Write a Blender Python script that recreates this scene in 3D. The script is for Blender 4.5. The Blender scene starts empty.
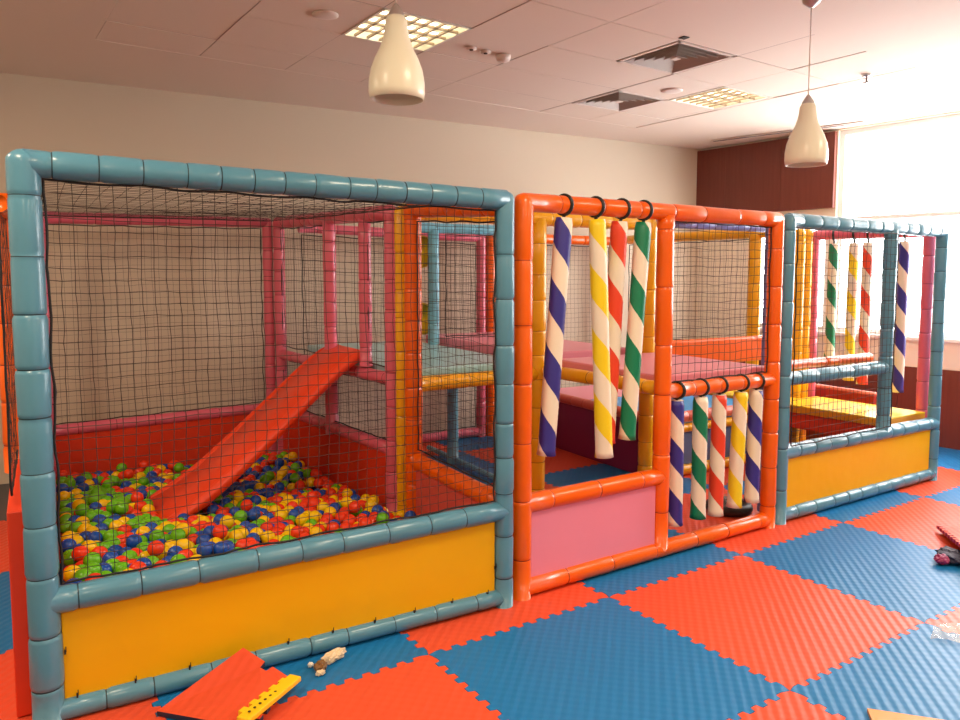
import bpy, bmesh, math, random
from mathutils import Vector, Matrix
PI = math.pi
scene = bpy.context.scene
COL = scene.collection
random.seed(7)

# ------------------------------------------------------------------ camera
cam_data = bpy.data.cameras.new('camera')
cam = bpy.data.objects.new('camera', cam_data)
COL.objects.link(cam)
scene.camera = cam
cam_data.sensor_fit = 'HORIZONTAL'
cam_data.sensor_width = 36.0
cam_data.lens = 755.17 / 960 * 36.0
cam_data.shift_x = (480 - 497.6) / 960
cam_data.shift_y = (336.27 - 360) / 960
yaw, pitch, roll = -0.54015, -0.080067, 0.002506
fw = Vector((-math.sin(yaw) * math.cos(pitch), math.cos(yaw) * math.cos(pitch), math.sin(pitch)))
rt = fw.cross(Vector((0, 0, 1))).normalized()
up = rt.cross(fw)
r2 = rt * math.cos(roll) + up * math.sin(roll)
u2 = -rt * math.sin(roll) + up * math.cos(roll)
mw = Matrix(((r2.x, u2.x, -fw.x, 0.04437), (r2.y, u2.y, -fw.y, -3.03134), (r2.z, u2.z, -fw.z, 1.59439), (0, 0, 0, 1)))
cam.matrix_world = mw
cam_data.clip_start = 0.05

# ------------------------------------------------------------------ exposure, sky, lights
vs = scene.view_settings
vs.view_transform = 'Standard'
vs.look = 'None'
vs.gamma = 1.0
vs.use_curve_mapping = False
vs.exposure = 0.0
world = bpy.data.worlds.new('world')
scene.world = world
world.use_nodes = True
wb = world.node_tree.nodes['Background']
wb.inputs[0].default_value = (0.93, 0.97, 1.0, 1)
wb.inputs[1].default_value = 9.0

ZC = 3.1                                                 # ceiling height
RW0 = Vector((6.80, 3.60, 0)); RWT = Vector((0.15258, -0.98829, 0))   # right wall line
RWN = Vector((-RWT.y, RWT.x, 0)) * -1                    # towards the room
if RWN.x > 0: RWN = -RWN

def area(name, loc, size, energy, color, rot=(0, 0, 0), sy=None):
    l = bpy.data.lights.new(name, 'AREA'); l.shape = 'RECTANGLE'
    l.size = size; l.size_y = sy or size; l.energy = energy; l.color = color
    o = bpy.data.objects.new(name, l); COL.objects.link(o)
    o.location = loc; o.rotation_euler = rot
    return o
WARM = (1.0, 0.80, 0.56)
for x, y in ((-1.5, 1.1), (-0.6, -0.9), (1.9, -1.6), (-0.6, -3.6), (1.9, -4.2), (4.6, -1.8), (4.6, -4.2)):  # first one is an added, unseen fill that brightens the pit side
    area('ceiling_and_fill_light', (x, y, ZC - 0.05), 0.58, 44, WARM)
wq = (-RWN).to_track_quat('Z', 'Y')
wl = area('window_daylight', RW0 + RWT * 3.3 - RWN * 0.35 + Vector((0, 0, 2.05)), 3.0, 240, (1.0, 0.95, 0.92), sy=2.0)
wl.rotation_euler = wq.to_euler()

# ------------------------------------------------------------------ materials
def mat(name, col, rough=0.5, spec=0.5, bump=None, coat=0.0, metal=0.0, vary=0.0, emit=None, sheen=0):
    m = bpy.data.materials.new(name); m.use_nodes = True
    nt = m.node_tree; b = nt.nodes['Principled BSDF']
    b.inputs['Base Color'].default_value = (*col, 1)
    b.inputs['Roughness'].default_value = rough
    b.inputs['Specular IOR Level'].default_value = spec
    b.inputs['Metallic'].default_value = metal
    b.inputs['Coat Weight'].default_value = coat
    b.inputs['Coat Roughness'].default_value = 0.12
    tc = nt.nodes.new('ShaderNodeTexCoord')
    if emit:
        b.inputs['Emission Color'].default_value = (*emit[0], 1)
        b.inputs['Emission Strength'].default_value = emit[1]
    if vary:
        n = nt.nodes.new('ShaderNodeTexNoise'); n.inputs['Scale'].default_value = 3.0; n.inputs['Detail'].default_value = 4
        nt.links.new(tc.outputs['Object'], n.inputs['Vector'])
        mx = nt.nodes.new('ShaderNodeMix'); mx.data_type = 'RGBA'
        mx.inputs['A'].default_value = (*[c * (1 - vary) for c in col], 1)
        mx.inputs['B'].default_value = (*[min(1, c * (1 + vary)) for c in col], 1)
        nt.links.new(n.outputs['Fac'], mx.inputs['Factor'])
        nt.links.new(mx.outputs['Result'], b.inputs['Base Color'])
    if bump:
        sc, st, dist = bump
        n = nt.nodes.new('ShaderNodeTexNoise'); n.inputs['Scale'].default_value = sc; n.inputs['Detail'].default_value = 3
        nt.links.new(tc.outputs['Object'], n.inputs['Vector'])
        bp = nt.nodes.new('ShaderNodeBump'); bp.inputs['Strength'].default_value = st; bp.inputs['Distance'].default_value = dist
        nt.links.new(n.outputs['Fac'], bp.inputs['Height'])
        nt.links.new(bp.outputs['Normal'], b.inputs['Normal'])
    return m

def vinyl(name, col, rough=0.28):
    return mat(name, col, rough, 0.5, bump=(9, 0.25, 0.02), coat=0.12)
M = {}
M['blue'] = vinyl('blue_vinyl', (0.09, 0.265, 0.385))
M['blue_seam'] = mat('blue_seam', (0.012, 0.045, 0.065), 0.6)
M['orange'] = vinyl('orange_vinyl', (0.86, 0.125, 0.0))
M['orange_seam'] = mat('orange_seam', (0.35, 0.03, 0.004), 0.6)
M['pink'] = vinyl('pink_vinyl', (0.70, 0.13, 0.20))
M['pink_seam'] = mat('pink_seam', (0.25, 0.02, 0.045), 0.6)
M['yellow'] = vinyl('yellow_vinyl', (0.88, 0.43, 0.005))
M['yellow_seam'] = mat('yellow_seam', (0.42, 0.17, 0.004), 0.6)
M['light_blue'] = vinyl('light_blue_vinyl', (0.16, 0.46, 0.60))
M['light_blue_seam'] = mat('light_blue_seam', (0.03, 0.11, 0.16), 0.6)
M['purple'] = vinyl('violet_vinyl', (0.16, 0.17, 0.42))
M['purple_seam'] = mat('violet_seam', (0.04, 0.04, 0.14), 0.6)
M['yellow_panel'] = mat('yellow_panel', (0.84, 0.44, 0.0), 0.5, 0.3, bump=(2.2, 0.35, 0.05))
M['pink_panel'] = mat('pink_panel', (0.80, 0.27, 0.40), 0.45, 0.4, bump=(2.2, 0.25, 0.04))
M['red_panel'] = mat('red_panel', (0.72, 0.045, 0.012), 0.42, 0.4, bump=(3, 0.25, 0.03))
M['red_dark'] = mat('dark_red_panel', (0.36, 0.025, 0.012), 0.45, 0.4)
M['coral_panel'] = mat('coral_panel', (0.68, 0.10, 0.08), 0.45, 0.4)
M['maroon_panel'] = mat('maroon_panel', (0.26, 0.02, 0.10), 0.45, 0.4)
M['grey_blue_panel'] = mat('grey_blue_panel', (0.13, 0.17, 0.32), 0.45, 0.4)
M['slide'] = mat('slide_red', (0.86, 0.06, 0.01), 0.38, 0.5, bump=(4, 0.2, 0.03))
M['salmon'] = vinyl('salmon_vinyl', (0.75, 0.16, 0.10))
M['salmon_seam'] = mat('salmon_seam', (0.3, 0.05, 0.03), 0.6)
M['mat_cyan'] = mat('pale_blue_mat', (0.36, 0.66, 0.72), 0.28, 0.6)
M['mat_pink'] = mat('pink_mat', (0.80, 0.28, 0.36), 0.35, 0.5)
M['mat_blue'] = mat('bright_blue_mat', (0.02, 0.33, 0.75), 0.35, 0.5)
M['mat_yellow'] = mat('yellow_mat', (0.88, 0.60, 0.03), 0.25, 0.6)
M['edge_orange'] = mat('ochre_edge', (0.72, 0.28, 0.01), 0.4, 0.5)
M['net'] = mat('net_cord', (0.035, 0.022, 0.02), 0.75)
M['rope'] = mat('net_rope', (0.012, 0.010, 0.012), 0.7)
M['strap'] = mat('black_strap', (0.01, 0.009, 0.01), 0.5)
M['cream'] = mat('cream_vinyl', (0.84, 0.76, 0.62), 0.45)
M['p_blue'] = mat('stripe_blue', (0.035, 0.03, 0.27), 0.42)
M['p_yellow'] = mat('stripe_yellow', (0.87, 0.66, 0.01), 0.42)
M['p_red'] = mat('stripe_red', (0.78, 0.06, 0.02), 0.42)
M['p_green'] = mat('stripe_green', (0.0, 0.21, 0.10), 0.42)
M['b_red'] = mat('ball_red', (0.86, 0.05, 0.01), 0.2, 0.5)
M['b_yellow'] = mat('ball_yellow', (0.92, 0.60, 0.0), 0.2, 0.5)
M['b_green'] = mat('ball_green', (0.14, 0.52, 0.01), 0.2, 0.5)
M['b_blue'] = mat('ball_blue', (0.01, 0.085, 0.45), 0.2, 0.5)
M['wall'] = mat('cream_wall_paint', (0.64, 0.55, 0.43), 0.8, 0.2, bump=(60, 0.05, 0.01))
M['wall_white'] = mat('white_wall_paint', (0.85, 0.80, 0.68), 0.8, 0.2)
M['ceiling'] = mat('ceiling_paint', (0.76, 0.65, 0.56), 0.85, 0.2)
M['groove'] = mat('ceiling_joint', (0.36, 0.27, 0.24), 0.8, 0.2)
M['lamp_white'] = mat('lamp_white', (0.78, 0.75, 0.68), 0.4, 0.4)
M['shade'] = mat('pendant_glass', (0.80, 0.76, 0.62), 0.3, 0.5)
M['louvre'] = mat('louvre_aluminium', (0.42, 0.33, 0.24), 0.35, 0.5)
M['tube'] = mat('fluorescent_tube', (1, 1, 1), 0.4, emit=((1.0, 0.86, 0.55), 5.0))
M['vent_dark'] = mat('vent_shadow', (0.05, 0.035, 0.03), 0.7)
M['plastic_white'] = mat('white_plastic', (0.74, 0.64, 0.58), 0.45)
M['vent_blade'] = mat('vent_blade', (0.42, 0.33, 0.28), 0.5)
M['black'] = mat('black_plastic', (0.015, 0.012, 0.012), 0.5)
M['metal'] = mat('brushed_metal', (0.55, 0.52, 0.5), 0.35, metal=0.8)
M['under'] = mat('sub_floor', (0.12, 0.11, 0.11), 0.8)
M['white_frame'] = mat('white_window_frame', (0.85, 0.85, 0.84), 0.4)
M['clear'] = mat('clear_plastic', (0.75, 0.82, 0.86), 0.15, 0.6)
M['paper'] = mat('cream_wrapper', (0.72, 0.56, 0.36), 0.5, vary=0.35, bump=(40, 0.6, 0.02))
M['brown'] = mat('brown_wrapper', (0.20, 0.10, 0.03), 0.5)
M['strip_yellow'] = mat('yellow_foam', (0.87, 0.56, 0.01), 0.45)
M['strip_orange'] = mat('amber_foam', (0.62, 0.24, 0.01), 0.45)
M['foam_dark'] = mat('dark_edge_and_shade', (0.02, 0.02, 0.05), 0.7)  # offcut edges; also the painted shade under the loose tile

def wood():
    m = mat('red_brown_veneer', (0.20, 0.055, 0.035), 0.42, 0.4)
    nt = m.node_tree; b = nt.nodes['Principled BSDF']
    tc = nt.nodes.new('ShaderNodeTexCoord'); mp = nt.nodes.new('ShaderNodeMapping')
    mp.inputs['Scale'].default_value = (14, 14, 0.9)
    n = nt.nodes.new('ShaderNodeTexNoise'); n.inputs['Scale'].default_value = 2.5; n.inputs['Detail'].default_value = 5
    mx = nt.nodes.new('ShaderNodeMix'); mx.data_type = 'RGBA'
    mx.inputs['A'].default_value = (0.13, 0.028, 0.018, 1); mx.inputs['B'].default_value = (0.20, 0.052, 0.034, 1)
    L = nt.links
    L.new(tc.outputs['Object'], mp.inputs['Vector']); L.new(mp.outputs['Vector'], n.inputs['Vector'])
    L.new(n.outputs['Fac'], mx.inputs['Factor']); L.new(mx.outputs['Result'], b.inputs['Base Color'])
    return m
M['wood'] = wood()

def foam(name, col):                                     # embossed foam floor tile: ribs run diagonally
    m = mat(name, col, 0.42, 0.2)
    nt = m.node_tree; b = nt.nodes['Principled BSDF']; L = nt.links
    tc = nt.nodes.new('ShaderNodeTexCoord')
    sp = nt.nodes.new('ShaderNodeSeparateXYZ'); L.new(tc.outputs['Object'], sp.inputs[0])
    def wave(sock, freq, phase=None):
        a = nt.nodes.new('ShaderNodeMath'); a.operation = 'MULTIPLY'; a.inputs[1].default_value = freq; L.new(sock, a.inputs[0])
        o = a.outputs[0]
        if phase is not None:
            p = nt.nodes.new('ShaderNodeMath'); p.operation = 'ADD'; L.new(o, p.inputs[0]); L.new(phase, p.inputs[1]); o = p.outputs[0]
        s = nt.nodes.new('ShaderNodeMath'); s.operation = 'SINE'; L.new(o, s.inputs[0])
        return s.outputs[0]
    def mth(op, a, b_):
        q = nt.nodes.new('ShaderNodeMath'); q.operation = op; L.new(a, q.inputs[0])
        if isinstance(b_, float): q.inputs[1].default_value = b_
        else: L.new(b_, q.inputs[1])
        return q.outputs[0]
    dif = mth('SUBTRACT', sp.outputs['X'], sp.outputs['Y']); add = mth('ADD', sp.outputs['X'], sp.outputs['Y'])
    f_ = 2 * PI / 0.040 / math.sqrt(2)
    w1 = wave(dif, f_); w2 = wave(add, f_)
    wx = mth('ADD', w1, mth('MULTIPLY', w2, 0.22))
    bp = nt.nodes.new('ShaderNodeBump'); bp.inputs['Strength'].default_value = 0.27; bp.inputs['Distance'].default_value = 0.003
    L.new(wx, bp.inputs['Height'])
    L.new(bp.outputs['Normal'], b.inputs['Normal'])
    return m
M['foam_red'] = foam('red_foam', (0.72, 0.085, 0.035))
M['foam_blue'] = foam('blue_foam', (0.012, 0.17, 0.43))

def glass():
    m = bpy.data.materials.new('window_glass'); m.use_nodes = True
    nt = m.node_tree; nt.nodes.clear()
    o = nt.nodes.new('ShaderNodeOutputMaterial'); t = nt.nodes.new('ShaderNodeBsdfTransparent'); g = nt.nodes.new('ShaderNodeBsdfGlossy')
    g.inputs['Roughness'].default_value = 0.02
    mx = nt.nodes.new('ShaderNodeMixShader'); mx.inputs[0].default_value = 0.06
    nt.links.new(t.outputs[0], mx.inputs[1]); nt.links.new(g.outputs[0], mx.inputs[2]); nt.links.new(mx.outputs[0], o.inputs[0])
    return m
M['glass'] = glass()
# the clear tray plastic
def clear():
    m = bpy.data.materials.new('clear_film'); m.use_nodes = True
    nt = m.node_tree; b = nt.nodes['Principled BSDF']
    b.inputs['Base Color'].default_value = (0.8, 0.88, 0.92, 1); b.inputs['Roughness'].default_value = 0.15; b.inputs['Alpha'].default_value = 0.18
    return m
M['film'] = clear()

# ------------------------------------------------------------------ helpers
def link(name, bm, m, parent=None, smooth=True):
    me = bpy.data.meshes.new(name)
    bm.normal_update(); bm.to_mesh(me); bm.free()
    for k in (m if isinstance(m, (list, tuple)) else [m]): me.materials.append(k)
    if smooth:
        for p in me.polygons: p.use_smooth = True
    o = bpy.data.objects.new(name, me); COL.objects.link(o)
    if parent is not None: o.parent = parent
    return o

def thing(name, label, cat, loc=(0, 0, 0), group=None, rz=0):
    o = bpy.data.objects.new(name, None); COL.objects.link(o)
    o.empty_display_size = 0.1
    o.location = loc; o.rotation_euler = (0, 0, rz)
    return tag(o, label, cat, group)

def tag(o, label, cat, group=None, kind=None):
    o['label'] = label; o['category'] = cat
    if group: o['group'] = group
    if kind: o['kind'] = kind
    return o

def struct(name, bm, m, parent=None, smooth=False):
    o = link(name, bm, m, parent, smooth)
    if parent is None: o['kind'] = 'structure'
    return o

def quad_frame(d):
    d = d.normalized()
    a = Vector((0, 0, 1)) if abs(d.z) < 0.9 else Vector((1, 0, 0))
    s = d.cross(a).normalized()
    return s, s.cross(d).normalized()

def box(bm, c, s, rz=0, mi=0, rot=None):
    r = rot or Matrix.Rotation(rz, 4, 'Z')
    v = bmesh.ops.create_cube(bm, size=1, matrix=Matrix.Translation(Vector(c)) @ r @ Matrix.Diagonal((*s, 1)))['verts']
    for f in {f for x in v for f in x.link_faces}: f.material_index = mi
    return v

def bevel_box(bm, c, s, rz=0, bev=0.01, mi=0, seg=2, rot=None):
    v = box(bm, c, s, rz, mi, rot)
    e = list({e for x in v for e in x.link_edges})
    r = bmesh.ops.bevel(bm, geom=e, offset=bev, segments=seg, affect='EDGES', profile=0.5)
    for f in r['faces']: f.material_index = mi

def sweep(bm, pts, radii, n=12, mi=None, caps=True, closed=False):
    rings = []
    P = [Vector(p) for p in pts]
    for i, p in enumerate(P):
        if closed: d = P[(i + 1) % len(P)] - P[i - 1]
        else: d = P[min(i + 1, len(P) - 1)] - P[max(i - 1, 0)]
        if i == 0: s, t = quad_frame(d)
        else:
            d.normalize(); s = (s - d * s.dot(d)).normalized(); t = s.cross(d).normalized()
        rr = radii[i] if isinstance(radii, (list, tuple)) else radii
        rings.append([bm.verts.new(p + (s * math.cos(2 * PI * k / n) + t * math.sin(2 * PI * k / n)) * rr) for k in range(n)])
    m = len(rings)
    for i in range(m if closed else m - 1):
        a, b = rings[i], rings[(i + 1) % m]
        for k in range(n):
            f = bm.faces.new((a[k], a[(k + 1) % n], b[(k + 1) % n], b[k]))
            f.material_index = mi(i) if callable(mi) else (mi or 0)
    if caps and not closed:
        for r in (rings[0], rings[-1]):
            try:
                f = bm.faces.new(r); f.material_index = (mi(0) if callable(mi) else (mi or 0))
            except ValueError: pass
    return rings

RND = random.Random(3)
def sleeve_bm(p0, p1, r, pitch=0.2, seed=0, dome0=False, dome1=False):
    """padded foam sleeve around a pipe: puffed lengths pinched at dark seams"""
    bm = bmesh.new()
    p0, p1 = Vector(p0), Vector(p1); L = (p1 - p0).length; d = (p1 - p0) / L
    rr = random.Random(seed)
    ss, cuts = [0.0], []
    x = pitch * rr.uniform(0.5, 0.95)
    while x < L - 0.05:
        cuts.append(x); x += pitch * rr.uniform(0.82, 1.15)
    prof = []                                            # (s, radius, seam?)
    if dome0:
        for k in range(5):
            a = k / 5 * PI / 2
            prof.append((-r * 0.9 * math.cos(a), r * max(0.12, math.sin(a)), 0))
    prof.append((0, r, 0))
    for c in cuts:
        prof += [(c - 0.018, r, 0), (c - 0.005, r * 0.955, 0), (c - 0.0022, r * 0.93, 1), (c + 0.0022, r * 0.93, 0), (c + 0.005, r * 0.955, 0), (c + 0.018, r, 0)]
    prof.append((L, r, 0))
    if dome1:
        for k in range(4, -1, -1):
            a = k / 5 * PI / 2
            prof.append((L + r * 0.9 * math.cos(a), r * max(0.12, math.sin(a)), 0))
    prof = [q for i, q in enumerate(prof) if i == 0 or q[0] > prof[i - 1][0] + 1e-5]
    off = [rr.uniform(-0.0018, 0.0018) for _ in prof]
    pts = [p0 + d * q[0] for q in prof]
    sweep(bm, pts, [max(0.004, q[1] + (o if q[1] > r * 0.9 else 0)) for q, o in zip(prof, off)], 16, mi=lambda i: prof[i][2])
    return bm

SEED = [10]
def sleeve(name, p0, p1, r, colour, parent, pitch=0.2, **k):
    SEED[0] += 1
    return link(name, sleeve_bm(p0, p1, r, pitch, SEED[0], **k), [M[colour], M[colour + '_seam']], parent)

def net_obj(a, b, c, d, parent, cell=0.05, r=0.0016, seed=1, border=True, sag=0.006, name='net'):
    """net between corners a (u0v0), b (u1v0), c (u1v1), d (u0v1)"""
    a, b, c, d = map(Vector, (a, b, c, d))
    bm = bmesh.new()
    nu = max(2, round((b - a).length / cell)); nv = max(2, round((d - a).length / cell))
    nrm = (b - a).cross(d - a).normalized()
    rr = random.Random(seed); ph = [rr.uniform(0, 6.3) for _ in range(6)]
    jit = {}
    def P(i, j):
        u, v = i / nu, j / nv
        p = (a * (1 - u) + b * u) * (1 - v) + (d * (1 - u) + c * u) * v
        e = math.sin(PI * u) * math.sin(PI * v)
        wu = math.sin(9 * v + ph[0]) * 0.5 + math.sin(23 * v + 5 * u + ph[1]) * 0.3
        wv = math.sin(8 * u + ph[2]) * 0.6 + math.sin(19 * u + 7 * v + ph[3]) * 0.35
        if (i, j) not in jit: jit[(i, j)] = (rr.uniform(-1, 1), rr.uniform(-1, 1), rr.uniform(-1, 1))
        q = jit[(i, j)]
        return p + (b - a).normalized() * (wu * sag * min(1, e * 3) + q[0] * 0.0022) + (d - a).normalized() * (wv * sag * min(1, e * 3) + q[1] * 0.0022) + nrm * (q[2] * 0.002 + math.sin(3 * u + 4 * v + ph[4]) * 0.012 * e)
    for i in range(1, nu): sweep(bm, [P(i, j) for j in range(nv + 1)], r, 4, mi=0, caps=False)
    for j in range(1, nv): sweep(bm, [P(i, j) for i in range(nu + 1)], r, 4, mi=0, caps=False)
    if border:
        loop = [P(i, 0) for i in range(nu)] + [P(nu, j) for j in range(nv)] + [P(i, nv) for i in range(nu, 0, -1)] + [P(0, j) for j in range(nv, 0, -1)]
        cen = (a + b + c + d) / 4
        loop = [p + (cen - p).normalized() * 0.008 * (0.5 + 0.5 * math.sin(k * 0.9)) for k, p in enumerate(loop)]
        sweep(bm, loop, 0.0045, 5, mi=1, closed=True)
    return link(name, bm, [M['net'], M['rope']], parent)

def panel(name, p0, p1, z0, z1, m, parent, th=0.012, off=0.0):
    """vertical padded board between floor points p0 and p1"""
    bm = bmesh.new()
    a, b = Vector((*p0, 0)), Vector((*p1, 0)); d = b - a
    ang = math.atan2(d.y, d.x); n = Vector((-d.y, d.x, 0)).normalized()
    c = (a + b) / 2 + n * off + Vector((0, 0, (z0 + z1) / 2))
    bevel_box(bm, c, (d.length, th, z1 - z0), ang, min(0.005, th * 0.4))
    return link(name, bm, M[m] if isinstance(m, str) else m, parent, smooth=False)

def cable_ties(parent, pts, size=0.007, part=None):
    for p in pts:
        bm = bmesh.new()
        box(bm, p, (size * 0.8, 0.008, size * 2.2)); box(bm, Vector(p) + Vector((0.003, -0.006, 0.012)), (0.003, 0.003, 0.02))
        link('cable_tie', bm, M['strap'], part or parent, smooth=False)

# ------------------------------------------------------------------ the room
bm = bmesh.new(); box(bm, (2.6, -1.2, -0.075), (12.4, 11.2, 0.10)); struct('floor', bm, M['under'])
# back wall: slightly turned, as the room is not square
def wall_quad(p0, p1, z0, z1, th, away):
    bm = bmesh.new(); a, b = Vector((*p0, 0)), Vector((*p1, 0)); d = b - a
    n = Vector((-d.y, d.x, 0)).normalized()
    if n.dot(Vector((*away, 0))) < 0: n = -n
    box(bm, (a + b) / 2 + n * th / 2 + Vector((0, 0, (z0 + z1) / 2)), (d.length, th, z1 - z0), math.atan2(d.y, d.x))
    return bm
struct('wall_back', wall_quad((-2.6, 3.93), (6.82, 3.56), -0.02, ZC + 0.15, 0.12, (0, 1)), M['wall'])
struct('wall_left', wall_quad((-2.55, -6.6), (-2.55, 4.0), -0.02, ZC + 0.15, 0.12, (-1, 0)), M['wall'])
struct('wall_front', wall_quad((-2.6, -6.6), (8.4, -6.6), -0.02, ZC + 0.15, 0.12, (0, -1)), M['wall'])
# right wall with its window openings, in (s, z) along RWT
def rw(s, z=0.0, off=0.0): return RW0 + RWT * s + RWN * off + Vector((0, 0, z))
RANG = math.atan2(RWT.y, RWT.x)
def rbox(bm, s0, s1, z0, z1, o0, o1, mi=0):
    c = rw((s0 + s1) / 2, (z0 + z1) / 2, (o0 + o1) / 2)
    box(bm, c, (abs(s1 - s0), abs(o1 - o0), z1 - z0), RANG, mi)
SE = 10.4
W2a, W2b, W1a, W1b = 0.78, 1.64, 1.71, 4.9
bm = bmesh.new()
rbox(bm, -0.1, SE, -0.02, 1.0, -0.14, 0)
rbox(bm, -0.1, W2a, 1.0, ZC + .15, -0.14, 0)
rbox(bm, W2a, W1a, 2.20, ZC + .15, -0.14, 0)
rbox(bm, W2b, W1a, 1.0, 2.20, -0.14, 0)
rbox(bm, W1a, W1b, ZC - 0.02, ZC + .15, -0.14, 0)
rbox(bm, W1b, SE, 1.0, ZC + .15, -0.14, 0)
struct('wall_right', bm, M['wall_white'])
# wainscot boards and upper wood panel
bm = bmesh.new()
s = 0.0; edges = [0.0, 0.8, 1.6, 2.4, 3.02, 3.9, 4.8, 5.7, 6.6, 7.5, 8.4, 9.4, 10.3]
for a, b in zip(edges, edges[1:]): rbox(bm, a + 0.003, b - 0.003, 0.0, 0.73, 0.001, 0.016)
struct('trim_1', bm, M['wood'])
bm = bmesh.new()
for a, b in ((0.02, 0.42), (0.42, 1.11), (1.11, 1.70)): rbox(bm, a + 0.002, b - 0.002, 2.30, ZC - 0.03, 0.001, 0.05)
struct('trim_2', bm, M['wood'])
def window(n, s0, s1, z0, z1, mull, transom):
    bm = bmesh.new()
    fr = 0.05
    for (a, b, c, d) in ((s0, s1, z0, z0 + fr), (s0, s1, z1 - fr, z1), (s0, s0 + fr, z0 + fr, z1 - fr), (s1 - fr, s1, z0 + fr, z1 - fr)):
        rbox(bm, a, b, c, d, -0.11, -0.04)
    w = struct('window_%d' % n, bm, M['white_frame'])
    for m_ in mull:
        bm = bmesh.new(); rbox(bm, m_ - 0.025, m_ + 0.025, z0 + fr, z1 - fr, -0.11, -0.045); struct('mullion', bm, M['white_frame'], w)
    if transom:
        bm = bmesh.new(); rbox(bm, s0 + fr, s1 - fr, transom - 0.02, transom + 0.02, -0.105, -0.05); struct('transom', bm, M['white_frame'], w)
    bm = bmesh.new(); rbox(bm, s0 + fr, s1 - fr, z0 + fr, z1 - fr, -0.08, -0.074); struct('pane', bm, M['glass'], w)
    bm = bmesh.new(); rbox(bm, s0 - 0.03, s1 + 0.03, z0 - 0.03, z0, -0.12, 0.05); struct('window_sill', bm, M['white_frame'], w)
window(1, W1a, W1b, 1.02, ZC - 0.02, [3.35], 2.18)
window(2, W2a, W2b, 1.02, 2.20, [], None)

# ceiling: gypsum border, tile field slightly above it, grid turned a little against the room
GA = 0.08; G0 = Vector((1.75, 1.07, 0)); GX = Vector((math.cos(GA), math.sin(GA), 0)); GY = Vector((-math.sin(GA), math.cos(GA), 0))
def G(u, v, z): return G0 + GX * u + GY * v + Vector((0, 0, z))
def gbox(bm, u0, u1, v0, v1, z0, z1, mi=0):
    box(bm, G((u0 + u1) / 2, (v0 + v1) / 2, (z0 + z1) / 2), (u1 - u0, v1 - v0, z1 - z0), GA, mi)
U0, U1, V0, V1 = -1.24, 3.66, -1.16, 1.60
bm = bmesh.new()
gbox(bm, -8, U0, -9.5, 5, ZC - 0.004, ZC + 0.14); gbox(bm, U1, 8, -9.5, 5, ZC - 0.004, ZC + 0.14)
gbox(bm, U0, U1, -9.5, V0, ZC - 0.004, ZC + 0.14); gbox(bm, U0, U1, V1, 5, ZC - 0.004, ZC + 0.14)
gbox(bm, U0, U1, V0, V1, ZC + 0.12, ZC + 0.14)
struct('ceiling', bm, M['ceiling'])
us = [U0 + 0.001] + [0.6 * k for k in range(-2, 7) if U0 + 0.05 < 0.6 * k < U1 - 0.02] + [U1 - 0.001]
vv = [V0 + 0.001] + [0.58 * k for k in range(-1, 3)] + [V1 - 0.001]
bm = bmesh.new()
for i in range(len(us) - 1):
    for j in range(len(vv) - 1):
        cu, cv = (us[i] + us[i + 1]) / 2, (vv[j] + vv[j + 1]) / 2
        if abs(cv - 0.29) < 0.1 and (abs(cu - 0.3) < 0.1 or abs(cu - 3.3) < 0.1): continue   # troffers
        if abs(cu - 2.1) < 0.1 and abs(cv + 0.29) < 0.1: continue
        if abs(cu - 2.7) < 0.1 and abs(cv - 0.87) < 0.1: continue
        dz = RND.choice([0, 0, 0, 0.003])
        gbox(bm, us[i] + 0.003, us[i + 1] - 0.003, vv[j] + 0.003, vv[j + 1] - 0.003, ZC - 0.002 + dz, ZC + 0.012)
struct('ceiling', bm, M['ceiling'])
bm = bmesh.new()                                          # T-bars between the tiles
for u in us[1:-1]: gbox(bm, u - 0.006, u + 0.006, V0 + .012, V1 - .012, ZC + 0.001, ZC + 0.01)
for v in vv[1:-1]: gbox(bm, U0 + .012, U1 - .012, v - 0.006, v + 0.006, ZC + 0.0015, ZC + 0.0095)
struct('trim_3', bm, M['groove'])

# ------------------------------------------------------------------ ceiling fittings
def troffer(cu, cv, label):
    t = thing('ceiling_light', label, 'ceiling light', G(cu, cv, ZC), 'recessed louvred ceiling lights', GA)
    h, w = 0.30, 0.29
    bm = bmesh.new()
    for (x, y, sx, sy) in ((0, w - .008, 2 * h, .016), (0, -w + .008, 2 * h, .016), (h - .008, 0, .016, 2 * w), (-h + .008, 0, .016, 2 * w)):
        box(bm, (x, y, 0.0), (sx, sy, 0.012))
    box(bm, (0, 0, 0.085), (2 * h, 2 * w, 0.004))
    for sg in (-1, 1):
        box(bm, (0, sg * (w - .002), .045), (2 * h, .004, .08)); box(bm, (sg * (h - .002), 0, .045), (.004, 2 * w, .08))
    link('housing', bm, M['lamp_white'], t, False)
    for k in range(4):
        bm = bmesh.new(); y = -w + 0.075 + k * 0.143
        sweep(bm, [(-h + .03, y, .042), (h - .03, y, .042)], 0.016, 10); link('fluorescent_tube', bm, M['tube'], t)
    bm = bmesh.new()
    for k in range(1, 4): box(bm, (0, -w + 2 * w * k / 4, 0.006), (2 * h - .03, .016, .014))
    for k in range(1, 7): box(bm, (-h + 2 * h * k / 7, 0, 0.006), (.014, 2 * w - .03, .014))
    link('louvre', bm, M['louvre'], t, False)
    return t
troffer(0.30, 0.29, 'lit square louvred light in the ceiling behind the nearer pendant lamp')
troffer(3.30, 0.29, 'lit square louvred light in the ceiling left of the farther pendant lamp')

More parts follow.
